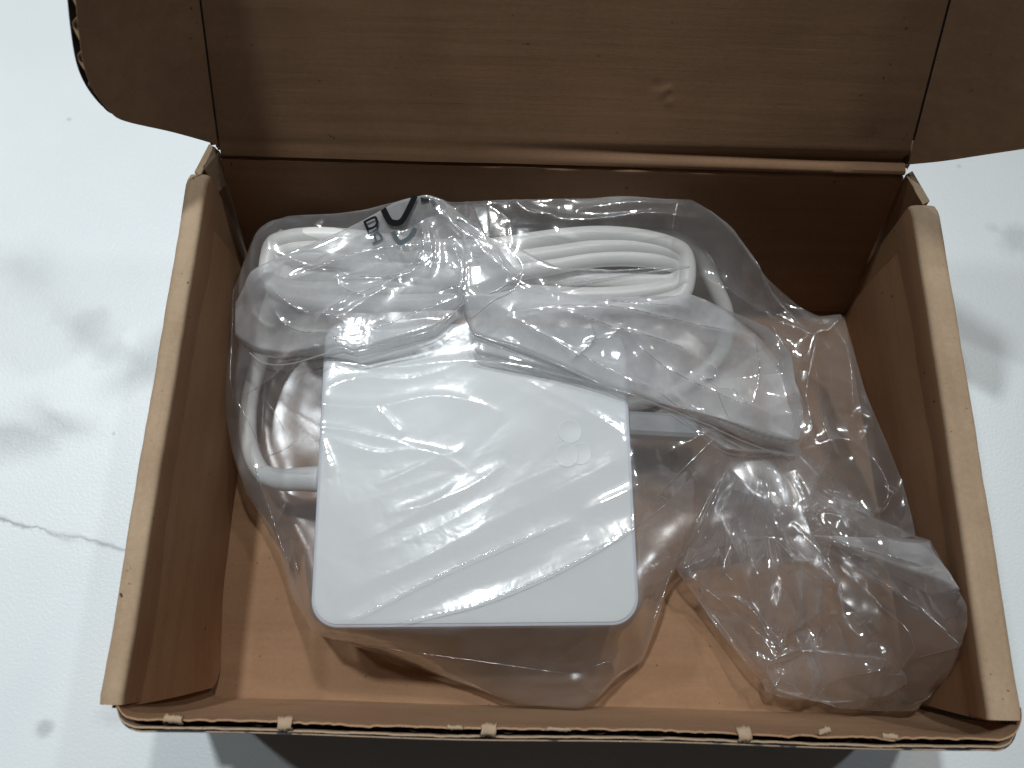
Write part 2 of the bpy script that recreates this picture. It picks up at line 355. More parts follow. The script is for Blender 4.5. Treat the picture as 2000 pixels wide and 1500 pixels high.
def on_plane(px, py, P0, n):
    d = RM @ np.array([(px - 1000) / FPX, -(py - 750) / FPX, -1.0]); return CAM + d * ((n @ (P0 - CAM)) / (n @ d))
def ear(sgn, outline_px, fold):
    # plane through the lid's side edge, folded forward by `fold`
    hl = np.array([0.135, ld[1], ld[2]]) if sgn < 0 else np.array([-0.16, ld[1], ld[2]]); hl /= np.linalg.norm(hl)
    P0 = np.array([-8.61 if sgn < 0 else 7.97, 12.42, 5.27])
    out = np.array([sgn, 0, 0]) * math.cos(fold) + lnrm * math.sin(fold)
    n = np.cross(hl, out); n /= np.linalg.norm(n)
    if n @ (CAM - P0) < 0: n = -n
    hinge = [P0 + hl * s for s in np.linspace(11.4, 0.12, 12)]
    edge = catmull([on_plane(px, py, P0, n) for px, py in outline_px], 10)
    far = P0 + hl * 11.4 + out * 4.2
    pts = hinge + [p for p in edge] + [far]
    T = 0.27; th = 0.02
    tube('crease_shade_backing', [p - lnrm * 0.17 for p in hinge], 0.10, M['outer'], box, 8)  # dark strip added behind the fold slit so the crease reads as shaded
    def poly(off, name, mat, thick, parent):
        a = [p + n * off for p in pts]; b = [p - n * thick for p in a]; N = len(pts)
        F = [tuple(range(N)), tuple(range(2 * N - 1, N - 1, -1))] + [(i, (i + 1) % N, N + (i + 1) % N, N + i) for i in range(N)]
        o = mesh(name, a + b, F, mat, parent, False)
        import bmesh
        bm = bmesh.new(); bm.from_mesh(o.data); bmesh.ops.triangulate(bm, faces=[f for f in bm.faces if len(f.verts) > 4])
        bmesh.ops.recalc_face_normals(bm, faces=bm.faces); bm.to_mesh(o.data); bm.free(); return o
    e = poly(0, 'lid_ear', M['card_lid'], th, box)
    poly(-T, 'outer_liner', M['outer'], th, e)
    # corrugated medium seen along the cut edge
    rib = np.array(edge[:]); seg = np.linalg.norm(np.diff(rib, axis=0), axis=1); L = np.concatenate([[0], np.cumsum(seg)])
    ss = np.arange(0, L[-1], 0.035); R = np.array([[np.interp(s, L, rib[:, k]) for k in range(3)] for s in ss])
    inn = np.gradient(R, axis=0); inn /= np.linalg.norm(inn, axis=1)[:, None]; inn = np.cross(n, inn)
    cen = np.mean(pts, axis=0)
    if (inn[len(inn) // 2] @ (cen - R[len(R) // 2])) < 0: inn = -inn
    V = []; F = []
    for i, s in enumerate(ss):
        o_ = -(T + th) / 2 + (T - th) / 2 * 0.95 * math.sin(s * 2 * math.pi / 0.62)
        V += [R[i] + inn[i] * 0.03 + n * o_, R[i] + inn[i] * 0.6 + n * o_]
        if i: k = 2 * i; F.append((k - 2, k, k + 1, k - 1))
    o = mesh('fluting', V, F, M['flute'], e); md = o.modifiers.new('thickness', 'SOLIDIFY'); md.thickness = 0.00018
    return e
ear(-1, [(436, 292), (420, 282), (340, 259), (245, 237), (215, 218), (185, 180), (166, 135), (155, 70), (148, 0), (140, -80)], math.radians(52))
ear(1, [(1768, 322), (1840, 315), (1920, 303), (2000, 291), (2120, 273), (2260, 250)], math.radians(38))

# small flaps closing the back corners
def quad_board(name, pts, thick, mat, parent, edge=None):
    a, b, c, d = [np.array(p, float) for p in pts]
    return sheet(name, lambda u, v: (a * (1 - u) + b * u) * (1 - v) + (d * (1 - u) + c * u) * v, 8, 8, thick, mat, parent, 1, lambda u, v: 0.03 * vnoise(u * 5, v * 5, 6, 1), edge or M['torn'])
quad_board('corner_flap', [(-9.15, 11.5, 0), (-9.0, 12.0, 0), (-8.72, 12.62, 5.26), (-9.08, 12.0, 5.0)], 0.2, M['card'], box)
quad_board('corner_flap', [(8.95, 11.5, 0), (8.8, 12.0, 0), (8.0, 12.45, 5.2), (8.42, 11.75, 5.02)], -0.2, M['card'], box)
quad_board('corner_flap', [(-8.95, 11.9, 4.3), (-8.6, 12.45, 4.3), (-8.6, 12.5, 5.3), (-8.92, 12.1, 5.16)], 0.1, M['torn'], box)

# front wall: two boards with torn top edge showing liners and tabs
def front_path(off, r=0.55):
    xl, xr = -8.98 + off * 0.4, 8.62 - off * 0.4; y = -0.05 - off; P = []
    for k in range(9): a = math.pi * (1 - k / 16); P.append((xl + r + r * math.cos(a), y + r - r * math.sin(a)))
    n = 260
    for k in range(1, n): P.append((xl + r + (xr - xl - 2 * r) * k / n, y + 0.02 * math.sin(k * 0.05)))
    for k in range(9): a = math.pi * (0.5 - k / 16); P.append((xr - r + r * math.cos(a), y + r - r * math.sin(a)))
    return P
fw = None
def front_sheet(name, off, top, rag, mat, parent, seed, thick=0.035, zb=-0.3, fray=0.0):
    P = front_path(off); V = []; F = []
    for i, (x, y) in enumerate(P):
        tz = top + rag * (float(vnoise(x, 0.5, seed, 2.2)) + 0.8 * float(vnoise(x, 1.5, seed + 1, 7)) + 0.5 * abs(float(vnoise(x, 2.5, seed + 2, 17))))
        lean = 0.0
        for k in range(6):
            s = k / 5; z = zb + (tz - zb) * s
            yy = y - 0.10 * math.sin(math.pi * s) - (fray * (max(0.0, float(vnoise(x, 4.5, seed + 5, 3.0)) * 1.6) + max(0.0, float(vnoise(x, 5.5, seed + 6, 9.0)))) if k == 5 else 0)
            # bottom of the board sits on the wider base line
            xx = x * (1 + 0.035 * (1 - s) * (1 if x > 0 else 0.25))
            V += [(xx, yy, z), (xx, yy - thick, z)]
    m = 12
    for i in range(len(P) - 1):
        for k in range(5):
            a = i * m + 2 * k; b = a + m; F += [(a, b, b + 2, a + 2), (a + 1, a + 3, b + 3, b + 1)]
        a = i * m + 10; b = a + m; F.append((a, b, b + 1, a + 1))
    return mesh(name, V, F, mat, parent, False)
M['card_front_lit'] = cardboard('kraft_cardboard_front_lit', (0.32, 0.185, 0.105, 1), (0.40, 0.25, 0.15, 1))  # brighter copy of the kraft board, extra light put into its colour
fw = front_sheet('front_wall', 0.0, H - 0.04, 0.11, M['card_front_lit'], box, 50, fray=0.05)
front_sheet('liner', 0.155, H - 0.12, 0.10, M['torn'], fw, 60, fray=0.02)
o = front_sheet('outer_liner', 0.215, H - 0.10, 0.02, [M['outer'], M['torn']], fw, 70)
# pale worn edge along the outer liner
tube('worn_edge', [(x, y - 0.02, H - 0.10 + 0.02 * float(vnoise(x, 0, 71, 3))) for x, y in front_path(0.215)[6:-6]], 0.013, M['torn'], fw, 5)
def flute_ribbon(off0, off1, top, parent):
    P = front_path((off0 + off1) / 2)[10:-10]; V = []; F = []; A = (off1 - off0) / 2 * 0.9
    for i in range(len(P) * 3):
        f = i / 3; k = min(int(f), len(P) - 2); x = P[k][0] + (P[k + 1][0] - P[k][0]) * (f - k); y = P[k][1] + A * math.sin(x * 2 * math.pi / 0.6)
        z = top + 0.12 * float(vnoise(x, 9, 80, 3)); V += [(x, y, z), (x, y, z - 0.3)]
        if i: q = 2 * i; F.append((q - 2, q, q + 1, q - 1))
    mesh('fluting', V, F, M['flute'], parent)
flute_ribbon(0.04, 0.14, H - 0.3, fw)
def tab(px, py, wpx, hpx, ang):
    c = U(px, py, H + 0.02); wx, hy = wpx / 95, hpx / 95; n = 10; V = []; F = []
    for i in range(n + 1):
        for j in range(5):
            u, v_ = i / n - 0.5, j / 4 - 0.5
            jag = 0.05 * (float(vnoise(i * 1.7, j * 2.3, int(px), 1)))
            x, y = u * wx * (1 + jag) + jag, v_ * hy + 0.06 * float(vnoise(i * 2.1, 4, int(px) + 1, 1)) * (1 if j in (0, 4) else 0)
            X, Y = x * math.cos(ang) - y * math.sin(ang), x * math.sin(ang) + y * math.cos(ang)
            z = H + 0.05 - 0.35 * max(0, abs(v_) - 0.25) ** 1.2 + 0.03 * jag
            V.append((c[0] + X, c[1] + Y, z))
    for i in range(n):
        for j in range(4): a = i * 5 + j; F.append((a, a + 5, a + 6, a + 1))
    o = mesh('paper_tab', V, F, M['torn'], fw); md = o.modifiers.new('thickness', 'SOLIDIFY'); md.thickness = 0.0003
for a in ((338, 1404, 32, 15, 0), (556, 1414, 26, 24, 0.1), (955, 1425, 28, 22, -0.02), (1454, 1434, 22, 26, 0.05), (1738, 1438, 28, 12, -0.05),
          (890, 1421, 26, 8, 0), (1090, 1424, 44, 7, 0), (1610, 1428, 22, 12, 0.3)): tab(*a)

# ------------------------------------------------------------------ power adapter
ad = empty('power_adapter', 'white rounded square power adapter with coiled cable inside the clear bag', 'power adapter')
AT = 3.7
c_fl, c_fr, c_br, c_bl = [U(px, py, AT) for px, py in ((603, 1228), (1252, 1222), (1221, 640), (634, 622))]
def rr(inset, z, r=0.62, n=10):
    cs = [c_fl, c_fr, c_br, c_bl]; cen = sum(cs) / 4; P = []
    for i in range(4):
        p, a, b = cs[i][:2], cs[i - 1][:2], cs[(i + 1) % 4][:2]
        ua = (a - p) / np.linalg.norm(a - p); ub = (b - p) / np.linalg.norm(b - p); R = max(r - inset, 0.05)
        p = p + (ua + ub) * inset; c0 = p + (ua + ub) * R
        for k in range(n + 1):
            s = k / n * math.pi / 2; q = c0 - ub * R * math.cos(s) - ua * R * math.sin(s) if True else 0
            P.append((*q, z))
    return P
def loft(name, rings, mat, parent, cap0=True, cap1=True, mi=None):
    V = [p for r in rings for p in r]; n = len(rings[0]); F = []; m = []
    for i in range(len(rings) - 1):
        for k in range(n): F.append((i * n + k, i * n + (k + 1) % n, (i + 1) * n + (k + 1) % n, (i + 1) * n + k)); m.append(mi[i] if mi else 0)
    if cap0: F.append(tuple(range(n))[::-1]); m.append(mi[0] if mi else 0)
    if cap1: F.append(tuple((len(rings) - 1) * n + k for k in range(n))); m.append(mi[-1] if mi else 0)
    o = mesh(name, V, F, mat, parent, True, m)
    import bmesh
    bm = bmesh.new(); bm.from_mesh(o.data); bmesh.ops.recalc_face_normals(bm, faces=bm.faces); bm.to_mesh(o.data); bm.free()
    autosmooth(o, 30); return o
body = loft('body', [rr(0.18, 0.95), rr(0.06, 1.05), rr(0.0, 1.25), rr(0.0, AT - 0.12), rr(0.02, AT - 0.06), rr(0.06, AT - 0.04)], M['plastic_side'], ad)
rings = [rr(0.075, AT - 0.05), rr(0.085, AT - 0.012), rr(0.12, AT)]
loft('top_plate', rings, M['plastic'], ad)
# emblem of overlapping low discs
def disc(px, py, rpx, h, name, parent):
    c = U(px, py, AT); r = rpx / 88.0; n = 48; V = []; F = []
    for R_, z in ((r, AT - 0.002), (r, AT + h), (r - 0.008, AT + h + 0.003), (r - 0.022, AT + h - 0.001)):
        V += [(c[0] + R_ * math.cos(2 * math.pi * k / n), c[1] + R_ * math.sin(2 * math.pi * k / n), z) for k in range(n)]
    for i in range(3):
        for k in range(n): F.append((i * n + k, i * n + (k + 1) % n, (i + 1) * n + (k + 1) % n, (i + 1) * n + k))
    F.append(tuple(3 * n + k for k in range(n)))
    return mesh(name, V, F, M['plastic'], parent)
em = disc(1113, 843, 25, 0.005, 'emblem', ad); disc(1133, 886, 23, 0.007, 'emblem_disc', em); disc(1107, 889, 25, 0.009, 'emblem_disc', em)

# cable
CR = 0.225
pth = [(618, 935, 1.7), (560, 938, 1.65), (515, 925, 1.55), (490, 880, 1.4), (484, 830, 1.3), (490, 770, 1.2), (510, 690, 1.4), (525, 610, 2.1), (545, 545, 2.9)]
K = 3
for k in range(K):
    a = 412 - 9 * k; b = 84 - 27 * k; z0 = 3.55 - 0.10 * k
    for i in range(28):
        ph = math.pi + 2 * math.pi * i / 28; cph, sph = math.cos(ph), math.sin(ph)
        bk = b - 25 * i / 28
        x = 935 + (a - 9 * i / 28) * math.copysign(abs(cph) ** 0.75, cph); y = 532 + bk * math.copysign(abs(sph) ** 0.5, sph)
        y += 10 * math.sin((x - 700) / 110.0) * (1 if sph < 0 else -0.7) + (3 * math.sin(k * 2 + x / 90))
        y += (24 * math.exp(-((x - 930) / 190.0) ** 2) if sph < 0 else 0)
        z = z0 - 0.22 * (1 if sph > 0 else -1) * min(1, abs(sph) * 2) - 0.1 * abs(cph)
        pth.append((x, y, z))
pth += [(600, 500, 3.3), (800, 520, 3.3), (1000, 530, 3.2)]
path = catmull([U(*p) for p in pth], 5)
tube('cable', path, CR, M['cable'], ad, 16)
p2 = catmull([U(*p) for p in ((1180, 470, 2.9), (1300, 460, 2.9), (1362, 490, 2.4), (1392, 550, 1.8), (1418, 620, 1.2), (1400, 700, 0.5), (1290, 775, 0.33), (1150, 800, 0.33))], 8)
tube('plug_lead', p2, CR, M['cable'], ad, 16)
p3 = catmull([U(*p) for p in ((560, 460, 3.25), (535, 490, 3.0), (560, 540, 2.8), (700, 545, 2.8), (900, 560, 2.8))], 8)
tube('cable_end', p3, CR, M['cable'], ad, 16)
# strain relief on the left side of the body
sp = catmull([U(*p) for p in ((624, 936, 1.7), (590, 936, 1.7), (550, 937, 1.66), (512, 926, 1.56))], 8)
tube('strain_relief', sp, np.linspace(0.34, 0.25, len(sp)), M['plastic'], ad, 20)
# plug housing on the right side
cx = U(1290, 833, 1.6)
def rbox(name, c, sx, sy, sz, r, mat, parent, rot=0.0):
    rings = []
    for z, ins in ((-sz / 2, r * 0.6), (-sz / 2 + r * 0.5, 0), (sz / 2 - r * 0.5, 0), (sz / 2, r * 0.6)):
        P = []
        for qx, qy, a0 in ((1, 1, 0), (-1, 1, 90), (-1, -1, 180), (1, -1, 270)):
            for k in range(6):
                a = math.radians(a0 + 18 * k); x = qx * (sx / 2 - r) + (r - ins) * math.cos(a); y = qy * (sy / 2 - r) + (r - ins) * math.sin(a)
                P.append((c[0] + x * math.cos(rot) - y * math.sin(rot), c[1] + x * math.sin(rot) + y * math.cos(rot), c[2] + z))
        rings.append(P)
    return loft(name, rings, mat, parent)
rbox('plug_housing', cx, 1.9, 0.62, 0.6, 0.16, M['plastic'], ad, -0.03)
# wire tie round the coil
tb = U(905, 520, 3.5); 
tube('cable_tie', [(tb[0] + 0.05 * math.cos(a), tb[1] + 1.15 * math.cos(a), tb[2] - 0.25 + 0.75 * math.sin(a)) for a in np.linspace(0, 2 * math.pi, 50)], 0.05, M['plastic'], ad, 6)

# ------------------------------------------------------------------ clear plastic bag
bag = empty('plastic_bag', 'crumpled clear plastic bag wrapped round the white power adapter in the box', 'bag')
GX0, GY0, GD, GNX, GNY = -10.5, -1.5, 0.15, 150, 110
gx = GX0 + GD * np.arange(GNX); gy = GY0 + GD * np.arange(GNY); GXX, GYY = np.meshgrid(gx, gy, indexing='ij')
def bil(Fd, x, y):
    D = GD * (GNX - 1) / (Fd.shape[0] - 1)
    X = np.clip((np.asarray(x) - GX0) / D, 0, Fd.shape[0] - 1.001); Y = np.clip((np.asarray(y) - GY0) / D, 0, Fd.shape[1] - 1.001)
    i, j = X.astype(int), Y.astype(int); a, b = X - i, Y - j
    return (Fd[i, j] * (1 - a) + Fd[i + 1, j] * a) * (1 - b) + (Fd[i, j + 1] * (1 - a) + Fd[i + 1, j + 1] * a) * b
def refine(Fd, k=4, it=14):
    xs = GX0 + GD / k * np.arange((GNX - 1) * k + 1); ys = GY0 + GD / k * np.arange((GNY - 1) * k + 1); X, Y = np.meshgrid(xs, ys, indexing='ij'); Z = bil(Fd, X, Y)
    for _ in range(it):
        Z[1:-1] = 0.25 * Z[:-2] + 0.5 * Z[1:-1] + 0.25 * Z[2:]; Z[:, 1:-1] = 0.25 * Z[:, :-2] + 0.5 * Z[:, 1:-1] + 0.25 * Z[:, 2:]
    return Z
def poly_info(P, x, y):
    """inside mask, distance, nearest point, nearest edge z"""
    A = P; B = np.roll(P, -1, axis=0); ins = np.zeros(x.shape, bool); best = np.full(x.shape, 1e9); nx = x.copy(); ny = y.copy(); nz = np.zeros_like(x)
    for a, b in zip(A, B):
        c = (a[1] > y) != (b[1] > y)
        with np.errstate(divide='ignore', invalid='ignore'): xi = (b[0] - a[0]) * (y - a[1]) / (b[1] - a[1] + 1e-15) + a[0]
        ins ^= c & (x < xi)
        d = b - a; L = d[0] ** 2 + d[1] ** 2 + 1e-12; t_ = np.clip(((x - a[0]) * d[0] + (y - a[1]) * d[1]) / L, 0, 1)
        qx, qy = a[0] + t_ * d[0], a[1] + t_ * d[1]; dd = (x - qx) ** 2 + (y - qy) ** 2; m = dd < best
        best = np.where(m, dd, best); nx = np.where(m, qx, nx); ny = np.where(m, qy, ny); nz = np.where(m, a[2] + t_ * d[2], nz)
    return ins, np.sqrt(best), nx, ny, nz
def membrane(P, sup, iters=900):
    ins, d, _, _, ez = poly_info(P, GXX, GYY); Z = np.where(ins, np.maximum(sup, ez), ez)
    for _ in range(iters):
        A = 0.25 * (np.roll(Z, 1, 0) + np.roll(Z, -1, 0) + np.roll(Z, 1, 1) + np.roll(Z, -1, 1))
        Z = np.where(ins, np.maximum(A, sup), ez)
    return Z
def seg_dist(x, y, path):
    best = np.full(x.shape, 1e9); tt_ = np.zeros_like(x); side = np.zeros_like(x); L = np.linalg.norm(np.diff(path, axis=0), axis=1); C = np.concatenate([[0], np.cumsum(L)])
    for i in range(len(path) - 1):
        a, d = path[i], path[i + 1] - path[i]; t_ = np.clip(((x - a[0]) * d[0] + (y - a[1]) * d[1]) / (d @ d + 1e-12), 0, 1)
        dd = (x - a[0] - t_ * d[0]) ** 2 + (y - a[1] - t_ * d[1]) ** 2; m = dd < best
        best = np.where(m, dd, best); tt_ = np.where(m, (C[i] + t_ * L[i]) / C[-1], tt_); side = np.where(m, np.sign(d[0] * (y - a[1]) - d[1] * (x - a[0])), side)
    return np.sqrt(best), tt_, side
def crease(x, y, path, amp, wid):
    lo = path.min(0) - wid * 5; hi = path.max(0) + wid * 5; m = (x > lo[0]) & (x < hi[0]) & (y > lo[1]) & (y < hi[1]); out = np.zeros_like(x)
    if not m.any(): return out
    d, t_, s = seg_dist(x[m], y[m], path); tp = np.clip(4 * t_ * (1 - t_) * 1.6, 0, 1) ** 0.7
    wl = np.where(s > 0, wid, wid * 2.2)                        # steep on one side, gentle on the other
    out[m] = amp * np.exp(-np.sqrt(d * d + 0.0004 + (0.28 * wid) ** 2) / wl) * tp; return out
def crumple(x, y, seed, n, amp, reg, stretch=1.0, ang=0.0):
    """piecewise conical facets meeting in sharp folds"""
    r = np.random.default_rng(seed); px, py = r.uniform(reg[0], reg[1], n), r.uniform(reg[2], reg[3], n); off = r.uniform(0, 0.5, n) * math.sqrt((reg[1] - reg[0]) * (reg[3] - reg[2]) / n)
    ca, sa = math.cos(ang), math.sin(ang); best = np.full(x.shape, 1e9)
    for a, b, c in zip(px, py, off):
        dx, dy = x - a, y - b; u, v_ = (dx * ca + dy * sa) / stretch, -dx * sa + dy * ca; best = np.minimum(best, np.sqrt(u * u + v_ * v_ + 0.001) + c)
    return amp * best
def film_sheet(name, P, hfun, cell, mat, parent, rnd=0.35, smooth=True):
    lo, hi = P.min(0), P.max(0); x = np.arange(lo[0] - cell, hi[0] + 2 * cell, cell); y = np.arange(lo[1] - cell, hi[1] + 2 * cell, cell)
    X, Y = np.meshgrid(x, y, indexing='ij'); ins, d, nx, ny, ez = poly_info(P, X, Y)
    keep = ins[:-1, :-1] | ins[1:, :-1] | ins[:-1, 1:] | ins[1:, 1:]
    used = np.zeros(X.shape, bool); used[:-1, :-1] |= keep; used[1:, :-1] |= keep; used[:-1, 1:] |= keep; used[1:, 1:] |= keep
    X = np.where(ins, X, nx); Y = np.where(ins, Y, ny); dd = np.where(ins, d, 0)
    Hh = hfun(X, Y, dd); f = np.clip(dd / rnd, 0, 1); f = np.sqrt(1 - (1 - f) ** 2); Z = ez + (Hh - ez) * f
    idx = -np.ones(X.shape, int); idx[used] = np.arange(used.sum()); V = np.stack([X[used], Y[used], Z[used]], 1) * S
    a, b, c, e = idx[:-1, :-1][keep], idx[1:, :-1][keep], idx[1:, 1:][keep], idx[:-1, 1:][keep]; Q = np.stack([a, b, c, e], 1)
    me = bpy.data.meshes.new(name); me.vertices.add(len(V)); me.vertices.foreach_set('co', V.ravel()); me.loops.add(Q.size); me.loops.foreach_set('vertex_index', Q.ravel())
    me.polygons.add(len(Q)); me.polygons.foreach_set('loop_start', np.arange(0, Q.size, 4)); me.polygons.foreach_set('loop_total', np.full(len(Q), 4)); me.update(); me.validate()
    return link(name, me, mat, parent, smooth)
def PL(pts, zs=None, n=4, tight=True):
    Q = [U(*p) for p in pts]; A = catmull(Q, 3, True); N = len(Q); B = np.array([Q[i] * (1 - k / 3) + Q[(i + 1) % N] * k / 3 for i in range(N) for k in range(3)]); return A * 0.3 + B * 0.7

# what the film rests on
sup = np.full(GXX.shape, 0.06)
adp = np.array(rr(0.0, AT)); ia, da, _, _, _ = poly_info(adp, GXX, GYY); sup = np.where(ia | (da < 0.10), AT + 0.05, sup)
for q in np.concatenate([path[::3], p2[::3], sp[::3]]):
    r2 = (GXX - q[0]) ** 2 + (GYY - q[1]) ** 2; sup = np.where(r2 < 0.16, np.maximum(sup, q[2] + CR + 0.03), sup)

main_px = [(478, 520, 2.6), (508, 455, 3.4), (560, 422, 3.7), (640, 418, 3.8), (720, 412, 4.0), (780, 398, 4.3), (835, 384, 4.6), (880, 396, 4.5), (960, 391, 4.6), (1100, 388, 4.6), (1250, 388, 4.6),
           (1350, 390, 4.5), (1390, 415, 4.2), (1430, 458, 3.8), (1500, 545, 3.2), (1560, 598, 2.9), (1600, 618, 3.0), (1642, 614, 3.1), (1655, 640, 2.9), (1690, 765, 2.5), (1730, 860, 2.3), (1762, 940, 2.3),
           (1788, 1045, 2.7), (1700, 1060, 1.6), (1560, 1040, 1.3), (1440, 1060, 1.2), (1370, 1080, 1.0), (1322, 1112, 0.8), (1300, 1150, 0.7), (1285, 1210, 0.6), (1255, 1290, 0.5), (1205, 1325, 0.5), (1190, 1340, 0.6), (1165, 1365, 0.6),
           (1130, 1384, 0.9), (1010, 1374, 0.8), (930, 1345, 0.5), (800, 1300, 0.5), (700, 1265, 0.9), (640, 1246, 1.8), (612, 1236, 2.3), (590, 1200, 1.5), (568, 1160, 1.0), (548, 1090, 0.8), (510, 1010, 1.0), (480, 960, 1.1),
           (455, 890, 1.4), (441, 810, 1.7), (441, 740, 1.9), (450, 650, 2.1), (452, 580, 2.3)]
MP = PL(main_px, n=3); ZM = refine(membrane(MP, sup))
CRS = []  # traced folds: pixels, height, amplitude, width
def C(pts, amp, wid, z=None, n=4):
    zz = z if z is not None else 3.75
    CRS.append((catmull([U(px, py, zz)[:2] for px, py in pts], n), amp, wid))
for a in (
    ([(608, 1238), (700, 1205), (850, 1128), (1000, 1062), (1130, 1010)], 0.075, 0.22), ([(640, 1170), (800, 1100), (930, 1030), (1020, 985)], 0.05, 0.40), ([(850, 1215), (1000, 1150), (1150, 1080), (1248, 1035)], 0.06, 0.34), ([(700, 1090), (850, 1030), (1000, 950), (1120, 900)], 0.04, 0.30), ([(655, 1248), (760, 1222), (930, 1180), (1080, 1120), (1240, 1030), (1300, 985), (1360, 925), (1430, 860)], 0.09, 0.26),
    ([(700, 1250), (900, 1215), (1100, 1130), (1250, 1060)], -0.03, 0.3), ([(640, 1150), (800, 1100), (1000, 1000), (1240, 880)], 0.035, 0.35), ([(1130, 1000), (1240, 950), (1310, 895), (1380, 850)], 0.06, 0.16),
    ([(560, 745), (590, 775), (640, 790), (730, 797), (850, 778), (940, 795), (985, 815)], 0.05, 0.09), ([(740, 800), (765, 825), (790, 855)], 0.05, 0.07), ([(628, 845), (642, 890), (652, 930)], 0.05, 0.06),
    ([(635, 850), (680, 868), (740, 885), (800, 880), (880, 888), (912, 868)], 0.035, 0.07), ([(560, 838), (640, 835), (760, 860), (860, 890), (940, 940)], 0.03, 0.06), ([(735, 948), (800, 920), (865, 892)], 0.03, 0.05),
    ([(750, 1005), (850, 980), (930, 945), (988, 902)], 0.05, 0.12), ([(700, 1060), (820, 1000), (920, 925)], 0.03, 0.12), ([(640, 700), (760, 722), (900, 712), (1010, 722), (1150, 742)], 0.05, 0.10),
    ([(630, 760), (700, 740), (800, 745), (900, 720)], 0.03, 0.08), ([(900, 700), (1040, 780), (1180, 840)], 0.02, 0.12), ([(1000, 740), (1120, 790), (1225, 850)], 0.03, 0.10)): C(*a)
for a in (
    ([(470, 560), (460, 640), (452, 740), (456, 800)], 0.10, 0.10, 2.2), ([(456, 768), (500, 765), (560, 740), (630, 680)], 0.10, 0.12, 2.6), ([(456, 770), (490, 830), (520, 890)], 0.08, 0.09, 2.2),
    ([(498, 870), (515, 950), (530, 1010), (548, 1070), (575, 1115)], 0.22, 0.10, 1.9), ([(530, 1022), (555, 1010), (580, 985)], 0.12, 0.08, 1.9), ([(560, 1130), (585, 1090), (600, 1125)], 0.12, 0.08, 1.6),
    ([(510, 900), (575, 895), (610, 880)], 0.08, 0.08, 2.2), ([(520, 780), (550, 820), (580, 870)], 0.12, 0.08, 2.4), ([(560, 760), (600, 720), (640, 690)], 0.10, 0.08, 2.8),
    ([(640, 1250), (800, 1270), (950, 1290), (1150, 1320)], 0.12, 0.3, 1.2), ([(630, 1245), (740, 1262), (800, 1275)], 0.10, 0.10, 1.6), ([(1140, 1300), (1180, 1290), (1200, 1330)], 0.12, 0.1, 0.8),
    ([(1120, 1290), (1135, 1340), (1180, 1350)], 0.14, 0.08, 0.8), ([(1250, 1280), (1300, 1150), (1350, 1020), (1400, 930)], 0.16, 0.2, 1.6), ([(1400, 925), (1370, 1010), (1320, 1110)], 0.20, 0.10, 1.6),
    ([(1240, 810), (1330, 850), (1420, 900), (1500, 960)], 0.10, 0.14, 2.4), ([(1250, 1000), (1330, 920), (1400, 850)], 0.16, 0.14, 2.6), ([(1280, 900), (1380, 850), (1440, 830)], 0.1, 0.09, 2.6),
    ([(1000, 400), (1050, 425), (1150, 438), (1260, 430), (1380, 420)], 0.14, 0.10, 4.4), ([(1120, 412), (1220, 410), (1320, 402), (1350, 392)], 0.12, 0.07, 4.5), ([(1000, 398), (1030, 425), (1080, 430)], 0.10, 0.06, 4.4),
    ([(1320, 395), (1312, 440), (1310, 470)], 0.10, 0.08, 4.3), ([(1385, 412), (1440, 475), (1500, 545), (1545, 590), (1590, 640)], 0.22, 0.09, 3.5), ([(1440, 440), (1480, 530), (1530, 600)], 0.10, 0.2, 3.4),
    ([(1640, 618), (1620, 645), (1590, 655), (1575, 700), (1575, 720)], 0.22, 0.08, 3.0), ([(1625, 645), (1650, 680), (1665, 740), (1672, 800)], 0.24, 0.09, 2.9), ([(1540, 670), (1520, 710), (1515, 760)], 0.16, 0.08, 3.0),
    ([(1672, 800), (1690, 815), (1700, 812)], 0.18, 0.06, 2.5), ([(1590, 660), (1575, 760), (1590, 830), (1560, 885)], 0.18, 0.12, 2.9), ([(1480, 600), (1540, 700), (1560, 800)], 0.12, 0.15, 3.0),
    ([(1560, 885), (1640, 860), (1700, 900), (1730, 960), (1712, 1008)], 0.2, 0.12, 2.3), ([(1712, 1008), (1660, 998), (1625, 990), (1600, 1000), (1583, 1025), (1590, 1045)], 0.28, 0.07, 2.0),
    ([(1712, 1008), (1722, 980), (1728, 955)], 0.22, 0.07, 2.0), ([(1560, 880), (1590, 940), (1660, 990)], 0.14, 0.12, 2.2), ([(1575, 720), (1610, 860), (1650, 900)], 0.12, 0.10, 2.4),
    ([(1350, 560), (1440, 600), (1560, 640), (1640, 690)], 0.10, 0.10, 3.1), ([(1230, 790), (1300, 800), (1380, 850), (1420, 868)], 0.10, 0.08, 2.8)): C(*a)
def tri(p): return np.abs((p % 1.0) * 2 - 1) - 0.5
def facets(x, y, seed, n, wave, amp, ang, spread):
    """flat facets between long straight folds"""
    r = np.random.default_rng(seed); z = np.zeros_like(x)
    for k in range(n):
        a = ang + r.normal() * spread; wl = wave * r.uniform(0.6, 1.6); ph = r.uniform(0, 9)
        p = (x * math.cos(a) + y * math.sin(a)) / wl + ph + 0.35 * vnoise(x, y, seed + k, 0.35)
        m = np.clip(0.5 + 2.2 * vnoise(x, y, seed + 40 + k, 0.45), 0, 1)
        z = z + amp * (wl / wave) * r.uniform(0.5, 1.0) * tri(p) * m
    return z
def fan(x, y, seed, cx, cy, n, amp, r0):
    dx, dy = x - cx, y - cy; rr_ = np.sqrt(dx * dx + dy * dy); th = np.arctan2(dy, dx) + 0.12 * vnoise(x, y, seed, 0.5)
    m = np.clip(0.6 + 1.8 * vnoise(x, y, seed + 3, 0.5), 0.1, 1)
    return amp * tri(th * n / (2 * math.pi)) * np.clip(rr_ / r0, 0, 1.3) * m
